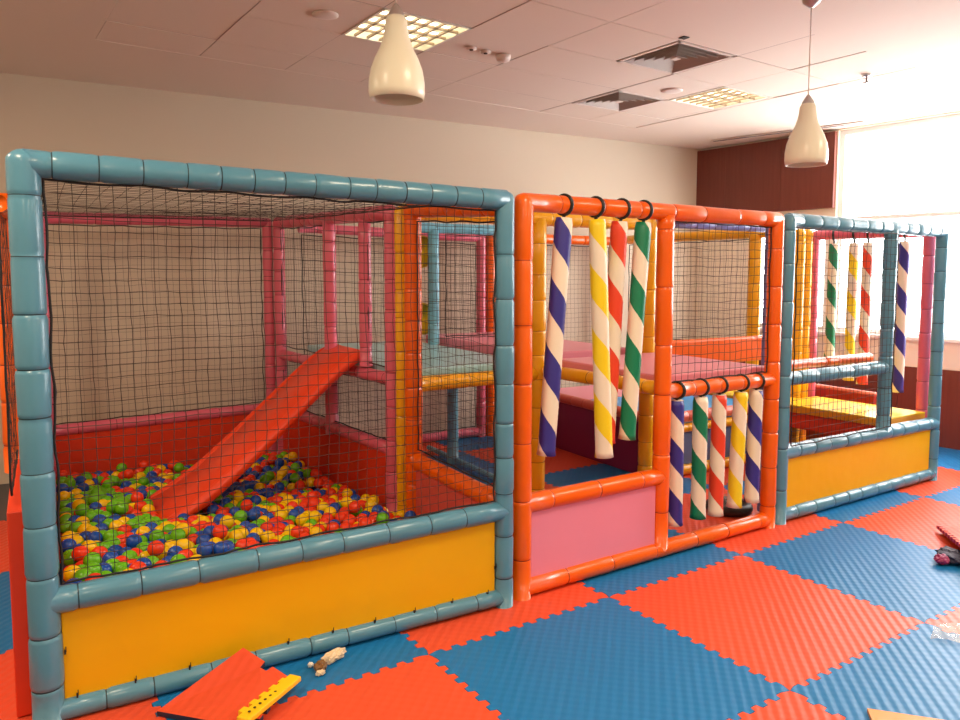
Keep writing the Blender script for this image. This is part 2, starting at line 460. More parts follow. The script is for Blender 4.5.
def diffuser(cu, cv, label):
    t = thing('air_vent', label, 'air vent', G(cu, cv, ZC - 0.004), 'square four-way ceiling diffusers', GA)
    h = 0.285
    bm = bmesh.new()
    for a in range(4):
        R_ = Matrix.Rotation(a * PI / 2, 4, 'Z')
        box(bm, R_ @ Vector((0, h - 0.012, 0.003)), (2 * h, 0.024, 0.008), a * PI / 2)
    link('frame', bm, M['plastic_white'], t, False)
    bm = bmesh.new(); box(bm, (0, 0, 0.075), (2 * h - .02, 2 * h - .02, 0.004))
    for sg in (-1, 1):
        box(bm, (0, sg * (h - .01), .04), (2 * h, .004, .07)); box(bm, (sg * (h - .01), 0, .04), (.004, 2 * h, .07))
    link('duct_back', bm, M['vent_dark'], t, False)
    for k in range(5):                                    # nested sloping blades
        bm = bmesh.new(); o = h - 0.035 - k * 0.048; i = o - 0.020
        zo, zi = -0.002, 0.034
        for a in range(4):
            R_ = Matrix.Rotation(a * PI / 2, 4, 'Z')
            v = [bm.verts.new(R_ @ Vector(p)) for p in ((-o, o, zo), (o, o, zo), (i, i, zi), (-i, i, zi))]
            bm.faces.new(v)
        o_ = link('blade', bm, M['vent_blade'], t, False)
        sd = o_.modifiers.new('s', 'SOLIDIFY'); sd.thickness = 0.002
    bm = bmesh.new(); c = 0.05; box(bm, (0, 0, 0.0), (c, c, 0.006)); link('centre_plate', bm, M['plastic_white'], t, False)
diffuser(2.10, -0.29, 'square slatted air vent in the ceiling, the larger and nearer one')
diffuser(2.70, 0.87, 'square slatted air vent in the ceiling, farther one nearer the back wall')

def disc_fit(name, loc, r, h, m, label, cat, dome=True, group=None):
    bm = bmesh.new()
    prof = [(0.0, 0), (r, 0), (r, -h * 0.45), (r * 0.85, -h * 0.8), (r * 0.5, -h), (0.0, -h)]
    n = 24; rings = []
    for pr, pz in prof: rings.append([bm.verts.new((max(pr, .0005) * math.cos(2 * PI * k / n), max(pr, .0005) * math.sin(2 * PI * k / n), pz)) for k in range(n)])
    for a, b in zip(rings, rings[1:]):
        for k in range(n): bm.faces.new((a[k], b[k], b[(k + 1) % n], a[(k + 1) % n]))
    bm.faces.new(rings[-1][::-1]); bm.faces.new(rings[0])
    o = link(name, bm, M[m]); o.location = loc
    return tag(o, label, cat, group)
zt = ZC - 0.003
disc_fit('ceiling_speaker', (1.50, 1.34, zt), 0.075, 0.014, 'plastic_white', 'flat round white disc on the ceiling left of the nearer pendant lamp', 'speaker')
disc_fit('ceiling_speaker', (4.48, 1.62, zt), 0.085, 0.014, 'plastic_white', 'flat round white disc on the ceiling between the two vents and the far light', 'speaker')
d = disc_fit('smoke_detector', (2.80, 1.50, zt), 0.052, 0.045, 'plastic_white', 'small round white smoke detector on the ceiling right of the two sensors', 'smoke detector')
for (x, y, w_) in ((2.53, 1.46, 'left'), (2.65, 1.48, 'right')):
    t = thing('ceiling_sensor', 'tiny round ceiling sensor with dark eye, %s one of the pair beside the louvred light' % w_, 'sensor', (x, y, zt), 'small sensors beside the louvred light')
    bm = bmesh.new(); sweep(bm, [(0, 0, 0), (0, 0, -0.012)], 0.034, 16); link('rim', bm, M['plastic_white'], t)
    bm = bmesh.new(); sweep(bm, [(0, 0, -0.012), (0, 0, -0.018)], 0.013, 12); link('eye', bm, M['vent_dark'], t)
bm = bmesh.new(); bevel_box(bm, (0, 0, 0), (0.05, 0.05, 0.006), 0, 0.002)
o = link('ceiling_camera', bm, M['black'], None, False); o.location = (3.573, 0.573, zt - 0.002); tag(o, 'small black square fitting on the ceiling above the nearer vent', 'sensor')
t = thing('sprinkler', 'small metal sprinkler head hanging from the ceiling near the window', 'sprinkler', (5.369, 0.502, ZC - 0.012))
bm = bmesh.new(); sweep(bm, [(0, 0, 0), (0, 0, -0.05)], 0.009, 8); link('stem', bm, M['metal'], t)
bm = bmesh.new(); sweep(bm, [(0, 0, -0.05), (0, 0, -0.054)], 0.026, 12); link('deflector', bm, M['metal'], t)
bm = bmesh.new(); sweep(bm, [(0, 0, 0.0), (0, 0, -0.005)], 0.034, 16); link('escutcheon', bm, M['metal'], t)
# long slot diffuser beside the wood panel
t = thing('slot_vent', 'long narrow dark slot vent in the ceiling beside the wood panel', 'air vent')
A, B = Vector((6.47, 3.05, ZC - 0.014)), Vector((6.93, 1.55, ZC - 0.014)); ang = math.atan2((B - A).y, (B - A).x)
bm = bmesh.new(); box(bm, (A + B) / 2, ((B - A).length, 0.05, 0.004), ang); link('slot', bm, M['vent_dark'], t, False)
bm = bmesh.new(); n_ = Vector((-(B - A).y, (B - A).x, 0)).normalized()
for sgn in (-1, 1): box(bm, (A + B) / 2 + n_ * 0.033 * sgn, ((B - A).length + .02, 0.014, 0.008), ang)
link('slot_frame', bm, M['plastic_white'], t, False)

# pendants
def pendant(x, y, zb, label):
    t = thing('pendant_lamp', label, 'pendant lamp', (x, y, zb), 'white glass pendant lamps')
    prof = [(0.108, 0.0), (0.1125, 0.03), (0.112, 0.07), (0.105, 0.115), (0.088, 0.16), (0.068, 0.20), (0.053, 0.24), (0.046, 0.28), (0.042, 0.315), (0.030, 0.33)]
    inner = [(r - 0.004, z) for r, z in prof][::-1]
    n = 32; bm = bmesh.new(); rings = []
    for pr, pz in prof + inner: rings.append([bm.verts.new((pr * math.cos(2 * PI * k / n), pr * math.sin(2 * PI * k / n), pz)) for k in range(n)])
    for i in range(len(rings)):
        a, b = rings[i], rings[(i + 1) % len(rings)]
        for k in range(n): bm.faces.new((a[k], a[(k + 1) % n], b[(k + 1) % n], b[k]))
    link('lamp_shade', bm, M['shade'], t)
    bm = bmesh.new(); sweep(bm, [(0, 0, 0.318), (0, 0, 0.335), (0, 0, 0.36), (0, 0, 0.375)], [0.031, 0.033, 0.018, 0.008], 16); link('cap', bm, M['metal'], t)
    bm = bmesh.new(); sweep(bm, [(0, 0, 0.2), (0, 0, 0.30)], 0.018, 12); so = link('bulb_socket', bm, M['lamp_white'], t)
    bm = bmesh.new(); bmesh.ops.create_uvsphere(bm, u_segments=16, v_segments=10, radius=0.03, matrix=Matrix.Translation((0, 0, 0.165))); link('bulb', bm, M['lamp_white'], so)
    zt_ = ZC - 0.012 - zb
    bm = bmesh.new(); sweep(bm, [(0, 0, 0.37), (0, 0, zt_)], 0.003, 6); link('cord', bm, M['plastic_white'], t)
    bm = bmesh.new(); sweep(bm, [(0, 0, zt_), (0, 0, zt_ - 0.02), (0, 0, zt_ - 0.045)], [0.05, 0.045, 0.012], 20); link('canopy', bm, M['metal'], t)
pendant(1.295, -0.151, 2.30, 'bell shaped white glass pendant lamp, nearer one in front of the lit ceiling light')
pendant(3.66, -0.29, 2.205, 'bell shaped white glass pendant lamp, farther one in front of red-brown wood panel')

# ------------------------------------------------------------------ soft play: front frames
T, ZB, ZA, ZM = 1.945, 0.05, 0.462, 0.95
TL, ZL, ZBL = 1.968, 0.442, 0.036
R = 0.048
def V(p, z): return (p[0], p[1], z)

# 1 ball pit front, blue
PA, PB = (0.0, 0.0), (1.90, 0.0)
t = thing('soft_play_frame', 'blue padded front frame of the ball pit with net and yellow lower panel', 'play frame', (0.95, 0, 0))
def P_(o, parent): o.parent = parent; o.matrix_parent_inverse = Matrix.Translation(-parent.location); return o
class Build:
    """collects parts given in world coordinates under one thing"""
    def __init__(s, t): s.t = t
    def fix(s, o): o.location = Vector(o.location) - s.t.location; return o
    def sleeve(s, name, *a, **k): return s.fix(sleeve(name, a[0], a[1], a[2], a[3], s.t, **k))
    def net(s, *a, **k): return s.fix(net_obj(*a, s.t, **k))
    def panel(s, name, *a, **k): s.board = s.fix(panel(name, *a, s.t, **k)); return s.board
    def mesh(s, name, bm, m, smooth=True): return s.fix(link(name, bm, m, s.t, smooth))
    def ties(s, pts, size=0.007):
        cable_ties(s.t, pts, size, s.board)          # the panel already sits in world coordinates

b = Build(t)
b.sleeve('post', V(PA, 0.0), V(PA, TL), R * 1.08, 'blue', pitch=0.19, dome1=True)
b.sleeve('post', V(PB, 0.0), V(PB, T), R * .96, 'blue', pitch=0.2, dome1=True)
b.sleeve('top_rail', V(PA, TL), V(PB, T), R, 'blue', pitch=0.135)
b.sleeve('middle_rail', V(PA, ZL), V(PB, ZA + .01), R * .98, 'blue', pitch=0.195)
b.sleeve('bottom_rail', V(PA, ZBL), V(PB, ZBL + .01), R * .80, 'blue', pitch=0.195)
pn = b.panel('lower_panel', (PA[0] + .05, 0.005), (PB[0] - .05, 0.005), ZBL + .02, ZL, 'yellow_panel')
b.ties([(0.09 + k * 0.19, -0.012, ZBL + 0.045) for k in range(10)] + [(0.058, -0.01, 0.25), (1.845, -.01, .2)])
b.net((0.055, 0.0, ZL + .055), (1.85, 0.0, ZA + .06), (1.85, 0.0, T - .05), (0.055, 0.0, TL - .05), cell=0.043, r=0.0013, seed=5)

# 2 orange entrance frame
E0, E1, E2 = (2.022, 0.03), (2.985, 0.08), (3.955, 0.13)
def mix(a, c, k): return (a[0] + (c[0] - a[0]) * k, a[1] + (c[1] - a[1]) * k)
t = thing('soft_play_frame', 'orange padded entrance frame with low pink panel and netted upper right bay', 'play frame', (3.0, 0.08, 0)); b = Build(t)
b.sleeve('post', V(E0, 0), V(E0, T), R, 'orange', pitch=0.3, dome1=True)
b.sleeve('post', V(E1, 0.05), V(E1, T - .02), R, 'orange', pitch=0.3)
b.sleeve('post', V(E2, 0), V(E2, T), R, 'orange', pitch=0.24, dome1=True)
b.sleeve('top_rail', V(E0, T), V(E2, T), R * .95, 'orange', pitch=0.26)
b.sleeve('bottom_rail', V(E0, ZB), V(E2, ZB), R * .95, 'orange', pitch=0.3)
b.sleeve('lower_rail', V(E0, ZA + .01), V(E1, ZA + .01), R, 'orange', pitch=0.3)
b.sleeve('middle_rail', V(E1, ZM), V(E2, ZM), R * .92, 'orange', pitch=0.25)
b.panel('lower_panel', mix(E0, E1, .05), mix(E0, E1, .95), ZB + .02, ZA - .01, 'pink_panel', off=-0.005)
b.ties([(*mix(E0, E1, k), ZA - .052) for k in (.2, .4, .55, .7)] , .006)
n0, n1 = mix(E1, E2, .05), mix(E1, E2, .95)
b.net(V(n0, ZM + .045), V(n1, ZM + .045), V(n1, T - .045), V(n0, T - .045), cell=0.05, r=0.0016, seed=8)

# 3 blue right frame
C0, C1, C2 = (4.075, 0.14), (5.99, 0.23), (5.265, 0.196)
t = thing('soft_play_frame', 'blue padded right-hand front frame with extra inner post and yellow lower panel', 'play frame', (5.1, 0.25, 0)); b = Build(t)
b.sleeve('post', V(C0, 0), V(C0, T), R, 'blue', pitch=0.24, dome1=True)
b.sleeve('post', V(C1, 0), V(C1, T), R * .93, 'blue', pitch=0.21, dome1=True)
b.sleeve('top_rail', V(C0, T), V(C1, T), R, 'blue', pitch=0.17)
b.sleeve('middle_rail', V(C0, ZA), V(C1, ZA - .01), R, 'blue', pitch=0.19)
b.sleeve('bottom_rail', V(C0, ZB), V(C1, ZB), R * .95, 'blue', pitch=0.19)
b.sleeve('inner_post', V(C2, ZA), V(C2, T), R * .98, 'blue', pitch=0.23)
b.sleeve('upper_rail', V(C0, ZM - .01), V(C2, ZM - .01), R * .95, 'blue', pitch=0.2)
b.panel('lower_panel', mix(C0, C1, .03), mix(C0, C1, .97), ZB + .02, ZA - .02, 'yellow_panel', off=-0.004)
b.ties([(*mix(C0, C1, .96), .18), (*mix(C0, C1, .05), ZB + .055)])
nn = Vector((C1[1] - C0[1], -(C1[0] - C0[0]), 0)).normalized() * 0.055
def fo(p, z): return Vector((p[0], p[1], z)) + nn
b.net(fo(mix(C0, C1, .012), ZA + .045), fo(mix(C0, C1, .625), ZA + .045), fo(mix(C0, C1, .625), T - .045), fo(mix(C0, C1, .012), T - .045), cell=0.05, r=0.0014, seed=9)

# ------------------------------------------------------------------ ball pit, rest of its enclosure
K0, K1 = (0.03, 3.30), (1.66, 3.42)
RP = 0.043
t = thing('soft_play_frame', 'pink padded back frame of the ball pit with red lower board', 'play frame', (0.9, 3.3, 0)); b = Build(t)
b.sleeve('post', V(K0, 0), V(K0, 2.0), RP, 'pink', dome1=True)
b.sleeve('post', (1.665, 3.42, 0), (1.665, 3.42, 2.03), RP, 'pink', dome1=True)
b.sleeve('top_rail', V(K0, 2.0), V(K1, 2.03), RP, 'pink', pitch=.25)
b.sleeve('middle_rail', V(K0, 0.455), V(K1, .475), RP, 'pink', pitch=.25)
b.panel('lower_board', (K0[0] + .02, K0[1]), (K1[0] - .02, K1[1]), 0.01, .45, 'red_panel', th=.03)
b.net((K0[0] + .04, K0[1], .50), (1.61, K1[1], .52), (1.61, K1[1], 1.98), (K0[0] + .04, K0[1], 1.955), cell=0.05, r=0.0009, seed=12)

def DX(y): return 1.735 + (3.4 - y) * .22 / 2.1
def DV(y, z): return (DX(y), y, z)
t = thing('soft_play_frame', 'pink padded divider between ball pit and raised deck, with opening for slide', 'play frame', (1.9, 2.4, 0)); b = Build(t)
b.sleeve('post', DV(3.35, 0), DV(3.35, 2.03), RP * 1.1, 'pink')
b.sleeve('post', DV(2.363, 0.42), DV(2.363, 2.0), RP * 1.1, 'pink')
b.sleeve('post', DV(1.805, 0.98), DV(1.805, 2.0), RP, 'pink')
b.sleeve('post', DV(1.44, 0), DV(1.44, 1.99), RP * 1.1, 'pink', dome1=True)
b.sleeve('top_rail', DV(3.35, 2.03), DV(1.44, 1.99), RP * 1.15, 'pink')
b.sleeve('deck_rail', DV(3.35, .93), DV(1.44, .93), RP * .95, 'pink')
b.sleeve('lower_rail', DV(3.35, .47), DV(1.44, .47), RP, 'pink')
b.panel('lower_board', (DX(3.35), 3.35), (DX(1.45), 1.45), .01, .44, 'red_panel', th=.03)
b.net(DV(3.31, 1.0), DV(2.42, 1.0), DV(2.42, 1.96), DV(3.31, 1.98), cell=.05, r=.0008, seed=13)
b.net(DV(3.31, .52), DV(1.49, .52), DV(1.49, .89), DV(3.31, .89), cell=.05, r=.0008, seed=14)
b.net(DV(1.77, 1.0), DV(1.49, 1.0), DV(1.49, 1.94), DV(1.77, 1.95), cell=.05, r=.0008, seed=15)

t = thing('soft_play_frame', 'orange padded divider near the ball pit front with low coral board', 'play frame', (1.97, .6, 0)); b = Build(t)
b.sleeve('post', (1.965, 1.17, 0), (1.965, 1.17, 1.99), RP * 1.25, 'orange', dome1=True)
b.sleeve('post', (1.975, 0.13, 0), (1.975, 0.13, 1.90), RP * .8, 'orange')
b.sleeve('top_rail', (1.965, 1.17, 1.99), (1.975, .13, 1.93), RP * 1.15, 'orange')
b.sleeve('lower_rail', (1.965, 1.17, .46), (1.975, .13, .455), RP * 1.15, 'orange', pitch=.24)
b.panel('lower_board', (1.965, 1.12), (1.975, .17), .01, .43, 'coral_panel', th=.03)
b.net((1.965, 1.11, .53), (1.975, .18, .52), (1.975, .18, 1.86), (1.965, 1.11, 1.92), cell=.05, r=.0008, seed=16)

# left side of the pit
t = thing('soft_play_frame', 'orange padded left side frame of the ball pit with tall red board', 'play frame', (-.1, 1.5, 0)); b = Build(t)
b.sleeve('post', (-.10, 1.0, .7), (-.10, 1.0, 1.95), RP, 'orange')
b.sleeve('post', (-.09, 3.2, 0), (-.09, 3.2, 1.97), RP, 'orange')
b.sleeve('top_rail', (-.08, .12, 1.84), (-.09, 3.2, 1.93), RP * .7, 'orange')
b.panel('side_board', (-.075, .08), (-.10, 3.2), .005, .76, 'red_panel', th=.05)
b.net((-.085, .15, .8), (-.09, 3.12, .8), (-.09, 3.12, 1.9), (-.085, .15, 1.84), cell=.05, r=.0008, seed=17)

bm_net = net_obj((0.05, 0.05, 1.955), (1.9, 0.05, 1.955), (1.72, 3.33, 2.04), (0.05, 3.25, 2.01), None, cell=.085, r=.0012, seed=21, name='roof_net')
tag(bm_net, 'dark roof net stretched flat over the ball pit', 'net')

# slide
t = thing('slide', 'red padded slide sloping down from the deck opening into the balls', 'slide', (1.2, 2.1, 0)); b = Build(t)
path = [(1.98, 1.06), (1.90, 1.08), (1.80, 1.05), (1.64, 0.94), (1.38, .73), (1.12, .52), (.88, .34), (.70, .23), (.53, .16)]
def ysk(x): return -.30 * min(1, max(0, (1.9 - x) / 1.3))
def slab(y0, y1, thk, lift, bev):
    bm = bmesh.new(); prev = None
    n = len(path)
    for i, (x, z) in enumerate(path):
        a = path[max(0, i - 1)]; c = path[min(n - 1, i + 1)]
        d = Vector((c[0] - a[0], 0, c[1] - a[1])).normalized(); u = Vector((-d.z, 0, d.x));
        if u.z < 0: u = -u
        base = Vector((x, 0, z))
        k = 1 if i not in (0, n - 1) else .7
        sec = []
        prof = [(y0, -thk + bev), (y0 + bev, -thk), (y1 - bev, -thk), (y1, -thk + bev), (y1, lift - bev), (y1 - bev, lift), (y0 + bev, lift), (y0, lift - bev)]
        for yy, hh in prof: sec.append(bm.verts.new(base + u * hh * k + Vector((0, yy + ysk(x), 0))))
        if prev:
            for q in range(8): bm.faces.new((prev[q], prev[(q + 1) % 8], sec[(q + 1) % 8], sec[q]))
        else: bm.faces.new(sec)
        prev = sec
    bm.faces.new(prev[::-1])
    bmesh.ops.recalc_face_normals(bm, faces=bm.faces)
    return bm
o = b.mesh('sliding_bed', slab(1.91, 2.45, .065, 0.0, .02), M['slide'])
for y0, y1 in ((1.85, 1.93), (2.43, 2.52)):
    o = b.mesh('side_bolster', slab(y0, y1, .075, .010, .03), M['slide'])
    ss = o.modifiers.new('s', 'SUBSURF'); ss.levels = 1; ss.render_levels = 1

# balls
def bed(x, y): return max(.085, .36 - .075 * y - .08 * x) + .012 * math.sin(7 * x + 3 * y) + .012 * math.sin(5 * y - 4 * x)
BR = 0.037
rr = random.Random(11)
balls = []
camp = Vector((0.04437, -3.03134, 1.59439))
def slide_z(x):
    for (xa, za), (xb, zb) in zip(path, path[1:]):
        if xb <= x <= xa: return zb + (za - zb) * (x - xb) / (xa - xb)
    return None
for layer in range(2):
    row = 0; y = 0.10 + layer * BR
    while y < 3.27:
        x = 0.10 + (row % 2) * BR + layer * BR * .6
        while x < DX(y) - 0.075:
            px_, py_ = x + rr.uniform(-.006, .006), y + rr.uniform(-.006, .006)
            z = bed(px_, py_) - layer * 0.062 + rr.uniform(-.020, .022)
            if layer == 0 and rr.random() < .16: z += 0.035
            ok = z > BR - 0.002
            if 1.80 < py_ - ysk(px_) < 2.57:
                sz = slide_z(px_)
                if sz is not None and abs(z - (sz - .03)) < .13: ok = False
            if py_ > 3.22 + .05 * px_ - .02: ok = False
            if ok and not (layer == 0 and rr.random() < .07):
                balls.append((px_, py_, z, layer))
            x += 2 * BR + .003
        row += 1; y += (2 * BR + .003) * .87
def relax(bl, rounds=14):                                # settle the balls so that none runs into another
    P = [list(q[:3]) for q in bl]; D = 2 * BR * 1.002
    for _ in range(rounds):
        grid = {}
        for i, p in enumerate(P): grid.setdefault((int(p[0] / D), int(p[1] / D), int(p[2] / D)), []).append(i)
        for (gx, gy, gz), ids in grid.items():
            for dx in (-1, 0, 1):
                for dy in (-1, 0, 1):
                    for dz in (-1, 0, 1):
                        for j in grid.get((gx + dx, gy + dy, gz + dz), ()):
                            for i in ids:
                                if i >= j: continue
                                p, q = P[i], P[j]
                                v = (q[0] - p[0], q[1] - p[1], q[2] - p[2]); l2 = v[0] ** 2 + v[1] ** 2 + v[2] ** 2
                                if l2 < D * D and l2 > 1e-9:
                                    l = math.sqrt(l2); k = (D - l) / l * .5
                                    for t_ in range(3): p[t_] -= v[t_] * k; q[t_] += v[t_] * k
        for p in P:
            p[0] = min(max(p[0], .03), DX(p[1]) - .062); p[1] = min(max(p[1], .052), 3.235 + .06 * p[0]); p[2] = max(p[2], BR)
    return [(p[0], p[1], p[2], q[3]) for p, q in zip(P, bl)]
balls = relax(balls)
def colour(x, y):
    g = .42 if x < .55 else (.15 if x < 1.0 else .12)
    rd = .20 if x < .6 else .36
    bl = .22 if x < .8 else .24
    q = rr.random()
    if y > 1.9 and x > .9: bl += .12
    if q < g: return 'green'
    if q < g + rd: return 'red'
    if q < g + rd + bl: return 'blue'
    return 'yellow'
top = [q for q in balls if q[3] == 0]
def seen(q):                                              # above the sight line over the front rail
    px_, py_, z, _ = q
    k = (0.0 - camp.y) / (py_ - camp.y)
    zl = camp.z + (z + BR - camp.z) * k
    return zl > ZA + R - .002
vis = sorted([q for q in top if seen(q)], key=lambda q: (Vector(q[:3]) - camp).length)
near = vis[:300]
nset = set(near)
proto = {}
for c in ('red', 'yellow', 'green', 'blue'):
    bm = bmesh.new(); bmesh.ops.create_uvsphere(bm, u_segments=18, v_segments=11, radius=BR)
    me = bpy.data.meshes.new('plastic_ball'); bm.to_mesh(me); bm.free(); me.materials.append(M['b_' + c])
    for p in me.polygons: p.use_smooth = True
    proto[c] = me
for q in near:
    c = colour(q[0], q[1])
    o = bpy.data.objects.new('plastic_ball', proto[c]); COL.objects.link(o); o.location = q[:3]
    o.rotation_euler = (rr.uniform(0, 3), rr.uniform(0, 3), 0)
    tag(o, '%s plastic ball lying in the nearer part of the ball pit' % c, 'ball', '%s balls in the nearer part of the ball pit' % c)
CI = {'red': 0, 'yellow': 1, 'green': 2, 'blue': 3}
tb = bmesh.new(); bmesh.ops.create_icosphere(tb, subdivisions=3, radius=BR); tb.verts.ensure_lookup_table()
tv = [v.co.copy() for v in tb.verts]; tf = [[v.index for v in f.verts] for f in tb.faces]; tb.free()
AV, AF, AM = [], [], []
for q in balls:
    if q in nset: continue
    n0 = len(AV); c0 = Vector(q[:3]); AV += [tuple(c0 + v) for v in tv]; AF += [[k + n0 for k in f] for f in tf]; AM += [CI[colour(q[0], q[1])]] * len(tf)
me = bpy.data.meshes.new('plastic_balls'); me.from_pydata(AV, [], AF)
for k in ('b_red', 'b_yellow', 'b_green', 'b_blue'): me.materials.append(M[k])
me.polygons.foreach_set('material_index', AM); me.polygons.foreach_set('use_smooth', [True] * len(AF))
o = bpy.data.objects.new('plastic_balls', me); COL.objects.link(o)
tag(o, 'mass of small mixed coloured plastic balls filling the farther part of the pit', 'balls', kind='stuff')

# ------------------------------------------------------------------ interior frames, decks
t = thing('soft_play_frame', 'yellow padded inner frame behind the orange entrance, three posts and top rail', 'play frame', (3.0, 1.3, 0)); b = Build(t)
b.sleeve('post', (1.945, 1.30, 0), (1.945, 1.30, 1.985), .040, 'yellow', dome1=True)
b.sleeve('post', (2.965, 1.30, 0), (2.965, 1.30, 1.985), .058, 'yellow')
b.sleeve('post', (3.975, 1.30, 0), (3.975, 1.30, 1.985), .058, 'yellow', dome1=True)
b.sleeve('top_rail', (1.945, 1.30, 1.985), (3.975, 1.30, 1.985), .050, 'yellow', pitch=.25)
b.sleeve('middle_rail', (1.965, 1.30, .905), (2.94, 1.30, .915), .050, 'yellow', pitch=.25)
b.sleeve('side_rail', (3.0, 1.24, .94), (3.03, .16, .955), .042, 'yellow', pitch=.25)

def deck(name, x0, x1, y0, y1, z0, z1, m, label, cat='mat', me=None):
    bm = bmesh.new(); bevel_box(bm, ((x0 + x1) / 2, (y0 + y1) / 2, (z0 + z1) / 2), (x1 - x0, y1 - y0, z1 - z0), 0, .012)
    o = link(name, bm, M[m], None, False)
    return tag(o, label, cat)
deck('deck_mat', 1.955, 2.93, 1.36, 3.33, .945, 1.0, 'mat_cyan', 'glossy pale blue mat on the raised deck behind the ball pit divider')
deck('deck_mat', 3.08, 4.02, .215, 1.235, .95, 1.02, 'mat_pink', 'pink mat on the raised deck behind the netted upper right bay of the entrance')
deck('deck_mat', 3.06, 3.85, 1.37, 3.30, .97, 1.05, 'mat_pink', 'pink mat on the raised deck beyond the pale blue mat')

t = thing('soft_play_frame', 'light blue padded top rail and post standing on the raised deck', 'play frame', (2.95, 2.85, 0)); b = Build(t)
b.sleeve('post', (2.925, 2.85, 1.0), (2.925, 2.85, 2.0), .050, 'light_blue')
b.sleeve('top_rail', (2.60, 2.85, 2.0), (3.95, 2.85, 2.0), .045, 'light_blue')
b.sleeve('lower_post', (2.99, 2.62, 0), (2.99, 2.62, .93), .048, 'light_blue')
b.sleeve('floor_rail', (2.99, 3.1, .035), (2.99, 1.5, .03), .022, 'light_blue')
b.net((3.04, 2.85, 1.06), (3.9, 2.85, 1.06), (3.9, 2.85, 1.95), (3.04, 2.85, 1.95), cell=.055, r=.0013, seed=31)

def pads(x, y, z, sx, label):
    bm = bmesh.new()
    sweep(bm, [(0, -.03, 0), (0, -.02, 0), (0, .02, 0), (0, .03, 0)], [.125, .14, .14, .125], 28)
    o = link('round_pad', bm, M['strip_yellow']); o.location = (x, y, z)
    return tag(o, label, 'pad', 'yellow round pads beside the light blue post')
pads(2.84, 2.93, 1.80, 1, 'upper yellow round pad fixed beside the light blue deck post')
pads(2.84, 2.93, 1.22, 1, 'lower yellow round pad fixed beside the light blue deck post, just above the mat')

t = thing('soft_play_frame', 'pink padded back frame behind the raised deck, against the back wall', 'play frame', (2.9, 3.4, 0)); b = Build(t)
b.sleeve('top_rail', (1.93, 3.42, 2.0), (3.70, 3.42, 1.96), RP, 'pink')
b.sleeve('post', (3.722, 3.42, 0), (3.722, 3.42, 1.96), .048, 'pink', dome1=True)
b.sleeve('bottom_rail', (1.93, 3.42, .05), (3.70, 3.42, .05), .045, 'pink')
b.net((1.95, 3.42, .10), (3.66, 3.42, .10), (3.66, 3.42, 1.9), (1.95, 3.42, 1.94), cell=.055, r=.0011, seed=32)
t = thing('soft_play_frame', 'orange padded back frame right of the pink one, against the back wall', 'play frame', (4.6, 3.4, 0)); b = Build(t)
b.sleeve('post', (3.82, 3.40, 0), (3.82, 3.40, 1.97), .050, 'orange', dome1=True)
b.sleeve('post', (5.36, 3.40, 0), (5.36, 3.40, 1.97), .048, 'orange')
b.sleeve('top_rail', (3.82, 3.40, 1.97), (5.36, 3.40, 1.97), .048, 'orange')
b.sleeve('bottom_rail', (3.82, 3.40, .05), (5.36, 3.40, .05), .048, 'orange')
b.net((3.88, 3.40, .1), (5.3, 3.40, .1), (5.3, 3.40, 1.91), (3.88, 3.40, 1.91), cell=.05, r=.0011, seed=33)

t = thing('soft_play_frame', 'yellow padded inner frame seen through the netted upper right bay', 'play frame', (5.43, 2.3, 0)); b = Build(t)
b.sleeve('post', (5.56, 1.65, 0), (5.56, 1.65, 1.985), .058, 'yellow', dome1=True)
b.sleeve('top_rail', (5.58, 1.45, 1.985), (5.50, 3.30, 1.985), .048, 'yellow')
b.net((5.56, 1.71, .95), (5.5, 3.3, .95), (5.5, 3.3, 1.93), (5.56, 1.71, 1.93), cell=.05, r=.0011, seed=34)

t = thing('soft_play_frame', 'violet blue padded rails and slim post beside the right entrance post', 'play frame', (4.6, 1.2, 0)); b = Build(t)
b.sleeve('post', (4.10, .31, .03), (4.10, .31, 1.98), .02, 'purple')
b.sleeve('top_rail', (4.06, 1.32, 2.01), (5.40, 1.32, 2.01), .045, 'purple')
b.sleeve('side_rail', (4.10, .31, 1.98), (4.08, 1.32, 2.01), .03, 'purple')

bm = bmesh.new(); bevel_box(bm, (4.76, 1.30, .99), (1.36, .06, .21), 0, .02)
tag(link('guard_board', bm, M['orange'], None, False), 'orange low guard board beyond the pink deck mat in upper right bay', 'board')

# low step platform with maroon side
t = thing('step_platform', 'low padded step platform with maroon side, salmon rim and bright blue top', 'platform', (4.7, 2.0, 0)); b = Build(t)
b.panel('side_panel', (4.10, 2.95), (4.10, 1.36), .0, .44, 'maroon_panel', th=.05)
b.panel('front_panel', (4.13, 1.36), (5.38, 1.36), .03, .40, 'grey_blue_panel', th=.05)
b.sleeve('side_rim', (4.10, 2.95, .47), (4.10, 1.34, .47), .045, 'salmon')
b.sleeve('front_rim', (4.10, 1.34, .47), (5.38, 1.34, .47), .045, 'salmon')
b.sleeve('front_rim', (4.12, 1.33, .38), (5.38, 1.33, .38), .036, 'yellow')
b.sleeve('floor_rail', (4.12, 1.31, .045), (5.38, 1.31, .045), .042, 'yellow')
bm = bmesh.new(); bevel_box(bm, (4.75, 1.80, .475), (1.20, .88, .05), 0, .01); b.mesh('blue_top_mat', bm, M['mat_blue'], False)
bm = bmesh.new(); bevel_box(bm, (4.75, 2.60, .475), (1.20, .70, .05), 0, .01); b.mesh('pink_top_mat', bm, M['mat_pink'], False)

